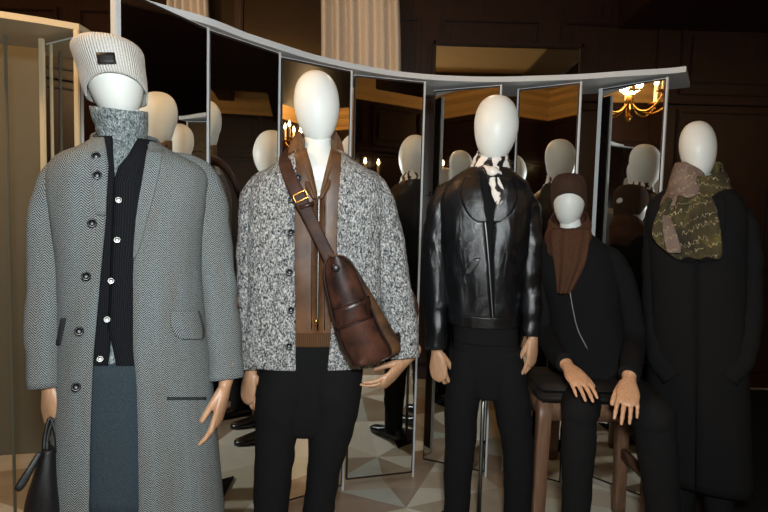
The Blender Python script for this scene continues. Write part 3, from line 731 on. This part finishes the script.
cb = part('collar', neck_band(m3, [(489, 186, 27, .088, 0, .03), (489, 176, 25, .078, 0, .03), (490, 167, 21, .066, -.004, .026)], open_=.5), MT['jacket'], j3); solid(cb, .006, 0)
for poly in ([(176, 466, 480), (195, 460, 484), (214, 468, 486), (222, 478, 488)], [(178, 499, 512), (195, 497, 518), (212, 494, 512), (222, 493, 500)]):
    lp = part('lapel', m3.patch(jk, poly, .010, 8), MT['jacket'], j3); solid(lp, .005, 0)
part('zip', m3.limb([(484, 212, 1.6, .118), (487.5, 245, 1.6, .122), (490.5, 285, 1.6, .118), (493, 320, 1.6, .112)], fold=0, n=8), MT['silver'], j3)
fl = part('pocket_welt', m3.patch(jk, [(258, 475.5, 480), (266, 468, 477), (275, 464, 469)], .006, 6), MT['jacket'], j3); solid(fl, .006, 0)
fl = part('waistband', m3.torso([(313, 448.5, 519, .110, 0), (324, 450, 518, .108, 0)], n=40, fold=.002), MT['jacket'], j3); solid(fl, .004)
part('sweater', m3.torso([(174, 473, 507, .062, 0), (186, 461, 517, .082, 0), (300, 454, 516, .098, 0), (336, 454, 518, .094, 0), (341, 454, 518, .092, 0)], n=36, fold=.003, capa=True, capb=True), MT['blackwool'], m3.root)
legs(m3, [(335, 456, 515, .085, 0), (360, 452, 524, .082, 0), (380, 458, 520, .07, 0), (396, 472, 505, .06, 0)], [(470, 350, 36, 0), (466, 380, 36, 0), (461, 410, 34, 0), (460.5, 440, 31, 0), (458, 475, 28, 0), (456.5, 512, 25, 0), (456, 26, 0)], [(503, 350, 38, 0), (508, 380, 38, 0), (513, 410, 37, 0), (517, 440, 32, 0), (518.5, 475, 30, 0), (517.5, 512, 27, 0), (517, 27, 0)], MT['blackwool'])
sc = part('neckerchief', neck_band(m3, [(490, 176, 19, .070, .004, .03), (490, 168, 20, .066, .0, .03), (491, 160, 17.5, .058, .0, .028), (492, 153, 15, .052, -.004, .026)], fold=.008, fs=34), MT['silk'], m3.root); solid(sc, .004, 0)
kn = part('knot', m3.limb([(486, 168, 7, .085), (492, 172, 12, .10), (498, 174, 8, .10)], fold=.004, fs=60, n=16, round_end=True), MT['silk'], sc)
rr = []
for (y, xl, xr, o) in ((172, 487, 496, .100), (180, 487, 500, .110), (190, 490, 505, .118), (199, 493, 505, .122), (205, 496, 500, .124)):
    rr.append([m3.pt(xl+(xr-xl)*k/8, y, o+.006*math.sin(k*1.9)) for k in range(9)])
te = part('scarf_end', grid(rr, False), MT['silk'], sc); solid(te, .003, 0); subsurf(te)
hand(m3, m3.pt(437, 352, .035), Vector((0, 0, -1))+m3.er*.12-m3.ed*.1, -m3.ed*.95-m3.er*.3, -1, [(.45, .9, .5), (.5, .9, .5), (.5, .95, .5), (.55, .95, .5)], thumb=(.75, .35, -.4), size=1.0)
hand(m3, m3.pt(533, 338, .02), Vector((0, 0, -1))+m3.er*-.02-m3.ed*.1, m3.er*.8-m3.ed*.55, 1, [(.2, .3, .2), (.25, .35, .2), (.3, .35, .2), (.35, .4, .2)], thumb=(.85, .2, -.35), size=.95)

# =================================================================== MANNEQUIN 4: seated
m4 = Fig(590, 2.36, 'mannequin', 'seated mannequin in a brown beanie and rust brown scarf, hands on its dark trousers')
t4 = [(228, 562, 584, .05, 0), (238, 550, 598, .07, 0), (250, 540, 612, .085, 0), (275, 539, 618, .095, .01), (310, 548, 622, .10, .02), (350, 550, 630, .11, .04), (385, 546, 636, .12, .06), (402, 548, 634, .11, .08)]
body(m4, [(569, 215, 20, 0), (572, 235, 26, 0), (575, 250, 40, 0)], [(240, 560, 592, .05, 0), (260, 552, 606, .07, 0), (310, 560, 610, .07, .02), (385, 566, 622, .08, .04)])
egg(m4, 569, 178, 228, 33, tilt=0, depth=.19)
bt = beanie(m4, [(569, 173.5, 2, .01, 0), (569, 176, 12, .06, 0), (568.5, 183, 16.5, .09, 0), (568.5, 192, 17.5, .098, 0), (569, 202, 17.5, .098, 0), (569, 210, 16, .09, -.004)], MT['beaniebrown'], .075, fold=.002)
j4 = part('jacket', m4.torso(t4, sub=6, n=56, fold=.008, fs=9, capa=True, capb=True), MT['blackwool'], m4.root)
for pts in ([(566, 246, 8, 0), (558, 250, 18, 0), (550, 260, 24, 0), (546, 276, 26, 0), (543, 305, 24, .0), (546, 332, 22, .04), (556, 354, 21, .26), (566, 363, 20, .40)],
            [(590, 248, 8, 0), (600, 251, 18, 0), (611, 260, 25, 0), (620, 277, 28, 0), (630, 310, 26, .0), (634, 340, 24, .06), (632, 362, 23, .28), (629, 376, 22, .40)]):
    s = part('sleeve', m4.limb(pts, fold=.006, fs=14, n=26, caps=True, dr=.9), MT['blackwool'], j4)
part('zip', m4.limb([(570, 292, 1.6, .135), (573, 310, 1.5, .138), (578, 330, 1.5, .142), (588, 350, 1.5, .147)], fold=0, n=8), MT['silver'], j4)
s4 = part('scarf', neck_band(m4, [(569, 256, 22, .10, .0, .045), (569, 244, 24, .115, .0, .045), (569, 233, 23, .11, .0, .04), (569, 225, 21, .10, .0, .045), (569, 217, 18, .088, .0, .055)], fold=.012, fs=16), MT['scarfbrown'], m4.root); solid(s4, .006, 0)
rr = []
for (y, xl, xr, o) in ((228, 550, 590, .10), (240, 549, 590, .125), (252, 551, 588, .135), (265, 554, 586, .135), (280, 556, 578, .14), (295, 557, 570, .14)):
    rr.append([m4.pt(xl+(xr-xl)*k/12, y, o+.010*math.sin(k*1.7+y*.05)-.03*abs(k/6-1)**2) for k in range(13)])
te = part('scarf_end', grid(rr, False), MT['scarfbrown'], s4); solid(te, .008, 0); subsurf(te)
tr = [m4.torso([(372, 562, 634, .10, .04), (395, 562, 636, .12, .06), (412, 564, 634, .12, .06)], n=30, fold=.002, capa=True, capb=True)]
for knee, foot, hip in (((580, 412, 38, .46), (574, 30, .44), (582, 392, 44, .10)), ((654, 418, 46, .42), (668, 36, .36), (618, 392, 46, .10))):
    rows = []
    x, y, w_, o = hip; c = m4.pt(x, y, o); r = (m4.pt(x+w_/2, y, o)-c).length; rows.append((*c, r, r))
    x2, y2, w2, o2 = knee; k_ = m4.pt(x2, y2, o2)
    c2 = (c+k_)/2; r2 = (m4.pt(x2+w2/2, y2, o2)-k_).length; rows.append((c2.x, c2.y, c2.z+.005, (r+r2)/2, (r+r2)/2)); rows.append((*k_, r2*1.0, r2))
    fx, fw, fo = foot; f_ = m4.ptz(fx, .05, fo); rf = (m4.ptz(fx+fw/2, .05, fo)-f_).length
    # thigh and shin as separate spans of the same trousers
    tr.append(tube(rows, 24, 6, Vector((1, 0, 0)), True, 2.2, .004, 10, True))
    mid = k_*.5+f_*.5
    rs = [(*k_, r2*.95, r2*.95), (*(k_*.75+f_*.25), r2*.92, r2*.92), (*mid, r2*.82, r2*.85), (*f_, rf, rf)]
    tr.append(tube(rs, 24, 6, m4.ed, True, 2.2, .004, 10, False)); shoe(m4, Vector((f_.x, f_.y, 0)))
part('trousers', join_meshes(tr), MT['blackwool'], m4.root)
h0 = m4.pt(569, 368, .42); h1 = m4.pt(592, 397, .60)
hand(m4, h0, h1-h0, Vector((0, 0, 1))*.8-m4.ed*.7+m4.er*.15, -1, [(.15, .25, .15), (.15, .25, .15), (.15, .25, .2), (.18, .28, .2)], thumb=(.9, .35, -.2), size=1.0, spread=.02, arm=.03)
h0 = m4.pt(629, 381, .42); h1 = m4.pt(627, 412, .56)
hand(m4, h0, h1-h0, -m4.ed*1.0+Vector((0, 0, .6)), 1, [(.15, .3, .2), (.18, .32, .2), (.2, .32, .2), (.2, .35, .2)], thumb=(.9, .35, -.25), size=1.0, spread=.05, arm=.03)

# stool under the seated mannequin
SX, SY = .905, 2.21
ST = empty('stool', (SX, SY, 0), 'chunky brown wooden stool under the seated mannequin', 'stool')
SH = .67
part('seat', box((SX, SY, SH-.03), (.50, .32, .04), 0, .012), MT['seatpad'], ST)
part('seat_pad', box((SX, SY, SH+.005), (.49, .31, .03), 0, .012), MT['seatpad'], ST)
for sx in (-1, 1):
    for sy in (-1, 1):
        part('leg', tube([(SX+sx*.235, SY+sy*.135, .0, .025, .025), (SX+sx*.23, SY+sy*.13, .3, .026, .026), (SX+sx*.222, SY+sy*.125, SH-.05, .028, .028)], 16, 3, Vector((0, 1, 0)), True, 8), MT['stool'], ST)
for sx in (-1, 1): part('rail', box((SX+sx*.23, SY, .30), (.024, .24, .05), 0, .004), MT['stool'], ST)
for sy in (-1, 1): part('apron', box((SX, SY+sy*.125, SH-.09), (.43, .024, .08), 0, .004), MT['stool'], ST)
for sx in (-1, 1): part('apron', box((SX+sx*.222, SY, SH-.09), (.024, .24, .08), 0, .004), MT['stool'], ST)

# =================================================================== MANNEQUIN 5: dark coat and printed scarf
m5 = Fig(700, 2.20, 'mannequin', 'mannequin at far right in a plain black coat with an olive and pink printed scarf')
t5 = [(180, 678, 716, .06, 0), (188, 664, 730, .08, 0), (200, 652, 744, .10, 0), (220, 646, 750, .115, 0), (270, 648, 748, .12, 0), (330, 650, 748, .12, 0), (400, 648, 752, .125, 0), (480, 648, 754, .13, 0)]
body(m5, [(700, 168, 22, -.01), (700, 182, 24, -.01), (699, 195, 40, -.01)], [(190, 680, 716, .05, 0), (205, 664, 732, .07, 0), (300, 668, 730, .08, 0), (400, 668, 730, .08, 0)])
egg(m5, 698, 120.5, 181, 39.5, tilt=-7, depth=.18)
c5 = part('coat', m5.torso(t5, sub=6, n=60, fold=.010, fs=7, open_=[(180, 692, 706), (240, 696, 698), (480, 696, 697)]), MT['blackwool'], m5.root); solid(c5, .008)
for pts in ([(680, 200, 8, 0), (670, 204, 20, 0), (662, 213, 27, 0), (657, 228, 27, 0), (654, 270, 25, 0), (655, 320, 24, .02), (660, 358, 24, .06), (672, 380, 22, .10)],
            [(716, 200, 8, 0), (726, 204, 20, 0), (737, 213, 27, 0), (744, 228, 29, 0), (750, 270, 28, 0), (750, 320, 26, .02), (744, 358, 24, .06), (728, 380, 22, .10)]):
    part('sleeve', m5.limb(pts, fold=.007, fs=12, n=26, dr=.9), MT['blackwool'], c5)
for poly in ([(196, 672, 686), (225, 670, 690), (262, 682, 695)], [(196, 712, 724), (225, 706, 726), (262, 700, 712)]):
    lp = part('lapel', m5.patch(t5, poly, .012, 8), MT['blackwool'], c5); solid(lp, .005, 0)
part('sweater', m5.torso([(186, 676, 718, .07, 0), (220, 662, 732, .10, 0), (420, 664, 732, .10, 0)], n=32, fold=.002, capa=True, capb=True), MT['blackwool'], m5.root)
legs(m5, [(400, 664, 732, .10, 0), (440, 660, 736, .10, 0)], [(680, 430, 38, 0), (679, 512, 30, 0), (679, 27, 0)], [(718, 430, 38, 0), (719, 512, 30, 0), (719, 27, 0)], MT['blackwool'])
s5 = part('scarf', neck_band(m5, [(695, 212, 31, .120, .01, .03), (696, 202, 32, .12, .005, .03), (698, 190, 31, .11, .0, .035), (699, 178, 28, .098, .0, .04), (699, 168, 24, .088, -.005, .045)], fold=.012, fs=14), MT['script'], m5.root); solid(s5, .006, 0)
p5 = part('pink_fold', m5.torso([(164, 675, 700, .070, -.02), (172, 672, 704, .085, -.005), (181, 670, 706, .098, .0), (190, 668, 706, .105, .008), (200, 662, 700, .122, .012), (207, 660, 690, .125, .014)], n=30, fold=.006, fs=20), MT['pinkwool'], s5); p5['label'] = 'dusty pink fold of the scarf'; solid(p5, .005, 0)
rr = []
for (y, xl, xr, o) in ((196, 666, 712, .135), (210, 658, 718, .145), (225, 652, 720, .15), (238, 650, 722, .15), (250, 664, 723, .148), (259, 676, 722, .145)):
    rr.append([m5.pt(xl+(xr-xl)*k/16, y+1.5*math.sin(k), o+.010*math.sin(k*1.35+y*.03)) for k in range(17)])
te = part('scarf_end', grid(rr, False), MT['script'], s5); solid(te, .005, 0); subsurf(te)
rr = []
for (y, xl, xr, o) in ((214, 662, 670, .165), (228, 662, 675, .172), (242, 664, 680, .172), (254, 667, 682, .168)):
    rr.append([m5.pt(xl+(xr-xl)*k/5, y, o+.004*math.sin(k*2)) for k in range(6)])
te = part('scarf_end', grid(rr, False), MT['pinkwool'], s5); te['label'] = 'dusty pink hanging corner of the scarf'; solid(te, .004, 0); subsurf(te)

rg_ = link('dark_floor_sheet', box((2.55, 2.9, .001), (2.3, 2.8, .002), 0), m_cloth('black_floor_sheet', srgb(20, 18, 18), srgb(32, 28, 27), 150), None, False); recenter(rg_)  # sheet added to keep the floor dark around the right-hand mannequin
tag(rg_, 'added black sheet darkening the floor under the right-hand mannequin', 'dark_floor_sheet')
for f_ in (m1, m2, m3, m5):
    c = f_.B+f_.ed*.02
    tri_ = [c-f_.er*.17+f_.ed*.10, c+f_.er*.17+f_.ed*.10, c-f_.ed*.16]
    part('stand_base', grid([[p+Vector((0, 0, z)) for p in tri_] for z in (.001, .012)], True, True, True), MT['shoe'], f_.root, False)
    part('stand_rod', tube([(*(c+Vector((0, 0, z))), .009, .009) for z in (.01, .4, .8)], 12, 1), MT['silver'], f_.root)
# =================================================================== LAMPS
def candle(parent, p, big=1.0):
    cu = part('candle', lathe([(.010*big, 0), (.011*big, .002), (.011*big, .10*big), (.006*big, .104*big)], p, 12), MT['candle'], parent)
    part('bulb', lathe([(.004*big, 0), (.012*big, .012*big), (.013*big, .025*big), (.007*big, .045*big), (.001, .06*big)], p+Vector((0, 0, .104*big)), 12), MT['flame'], cu)
def chandelier(c, r, n, label, power, big=1.7):
    R0 = empty('chandelier', c, label, 'chandelier', 'brass chandeliers')
    part('stem', lathe([(.004, -.20), (.02, -.19), (.035, -.15), (.012, -.12), (.018, -.05), (.05, 0), (.03, .05), (.012, .08), (.012, .22), (.03, .25), (.012, .28), (.008, ZC-c.z-.03), (.06, ZC-c.z-.02), (.06, ZC-c.z)], c, 18), MT['brass'], R0)
    for k in range(n):
        a = 2*PI*k/n+.3; d = Vector((math.cos(a), math.sin(a), 0))
        P = [c+d*(r*u)+Vector((0, 0, z)) for u, z in ((.08, -.02), (.3, -.10), (.6, -.12), (.88, -.05), (1, .03))]
        ar = part('arm', tube([(*p, .008, .008) for p in P], 10, 6, Vector((0, 0, 1)), True), MT['brass'], R0)
        part('candle_cup', lathe([(.006, -.02), (.02, -.008), (.042*big, .004), (.036*big, .006), (.012, .002)], P[-1], 16), MT['brass'], ar)
        part('drop', lathe([(.001, -.055), (.008, -.04), (.004, -.02), (.002, -.01)], P[-1]-Vector((0, 0, .012)), 10), MT['brass'], ar)
        candle(ar, P[-1]+Vector((0, 0, .005)), big)
    l = bpy.data.lights.new('chandelier_light', 'POINT'); l.energy = power; l.color = (1, .64, .32); l.shadow_soft_size = .12
    lo_ = bpy.data.objects.new('chandelier_light', l); col.objects.link(lo_); lo_.location = c+Vector((0, 0, .2)); return R0
chandelier(Vector((-1.6, 1.45, 2.63)), .38, 8, 'brass candle chandelier reflected at the top of the right-hand mirror panel', 95)
chandelier(Vector((4.8, -1.15, 2.62)), .36, 8, 'brass candle chandelier reflected beside the neck of the cardigan mannequin', 45)
def sconce(p, n, label):
    R0 = empty('wall_sconce', p, label, 'wall lamp', 'brass wall lamps')
    part('backplate', lathe([(.01, 0), (.05, .004), (.055, .012), (.02, .02)], p, 18, n), MT['brass'], R0)
    s = Vector((-n.y, n.x, 0))
    for k in (-1, 1):
        P = [p+n*.01, p+n*.07+s*k*.05+Vector((0, 0, -.04)), p+n*.11+s*k*.10+Vector((0, 0, .0)), p+n*.11+s*k*.11+Vector((0, 0, .05))]
        ar = part('arm', tube([(*q, .007, .007) for q in P], 8, 5, Vector((0, 0, 1)), True), MT['brass'], R0)
        part('candle_cup', lathe([(.006, -.01), (.03, .004), (.012, .004)], P[-1], 14), MT['brass'], ar)
        candle(ar, P[-1], 1.5)
sconce(Vector((2.36, YB+.03, 1.98)), Vector((0, 1, 0)), 'brass wall lamp with two candle bulbs, reflected between the cardigan and leather-jacket mannequins')
sconce(Vector((-3.35, YB+.03, 2.12)), Vector((0, 1, 0)), 'brass wall lamp with two candle bulbs, reflected just above the leather-jacket mannequin\'s left shoulder')
sconce(Vector((XR-.03, 2.6, 2.5)), Vector((-1, 0, 0)), 'brass wall lamp with two candle bulbs, reflected beside the turtleneck at the left')

def area(loc, target, size, power, color, name):
    l = bpy.data.lights.new(name, 'AREA'); l.shape = 'DISK'; l.size = size; l.energy = power; l.color = color
    o = bpy.data.objects.new(name, l); col.objects.link(o); o.location = loc
    o.rotation_euler = (Vector(target)-Vector(loc)).to_track_quat('-Z', 'Y').to_euler(); return o
area((.05, -.12, 1.62), (.05, 2.2, 1.25), .22, 46, (.93, .99, 1), 'camera_flash')
def spot(loc, target, power, ang, color=(1, .86, .68)):
    l = bpy.data.lights.new('added_backlight', 'SPOT'); l.energy = power; l.spot_size = math.radians(ang); l.spot_blend = .6; l.color = color; l.shadow_soft_size = .05
    o = bpy.data.objects.new('added_backlight', l); col.objects.link(o); o.location = loc; o.rotation_euler = (Vector(target)-Vector(loc)).to_track_quat('-Z', 'Y').to_euler()
spot((.4, 3.45, 3.2), (.3, 2.1, 1.5), 22, 75)  # unseen spot without a fixture, added to brighten the mannequins' backs
w_ = bpy.data.worlds.new('world'); bpy.context.scene.world = w_; w_.use_nodes = True
w_.node_tree.nodes['Background'].inputs[0].default_value = (.05, .045, .04, 1); w_.node_tree.nodes['Background'].inputs[1].default_value = .3

sc_ = bpy.context.scene
sc_.view_settings.view_transform = 'Standard'; sc_.view_settings.look = 'None'; sc_.view_settings.gamma = 1; sc_.view_settings.exposure = 0
sc_.view_settings.use_curve_mapping = False
sc_.cycles.use_denoising = True; sc_.cycles.max_bounces = 8; sc_.cycles.glossy_bounces = 5; sc_.cycles.sample_clamp_indirect = 4
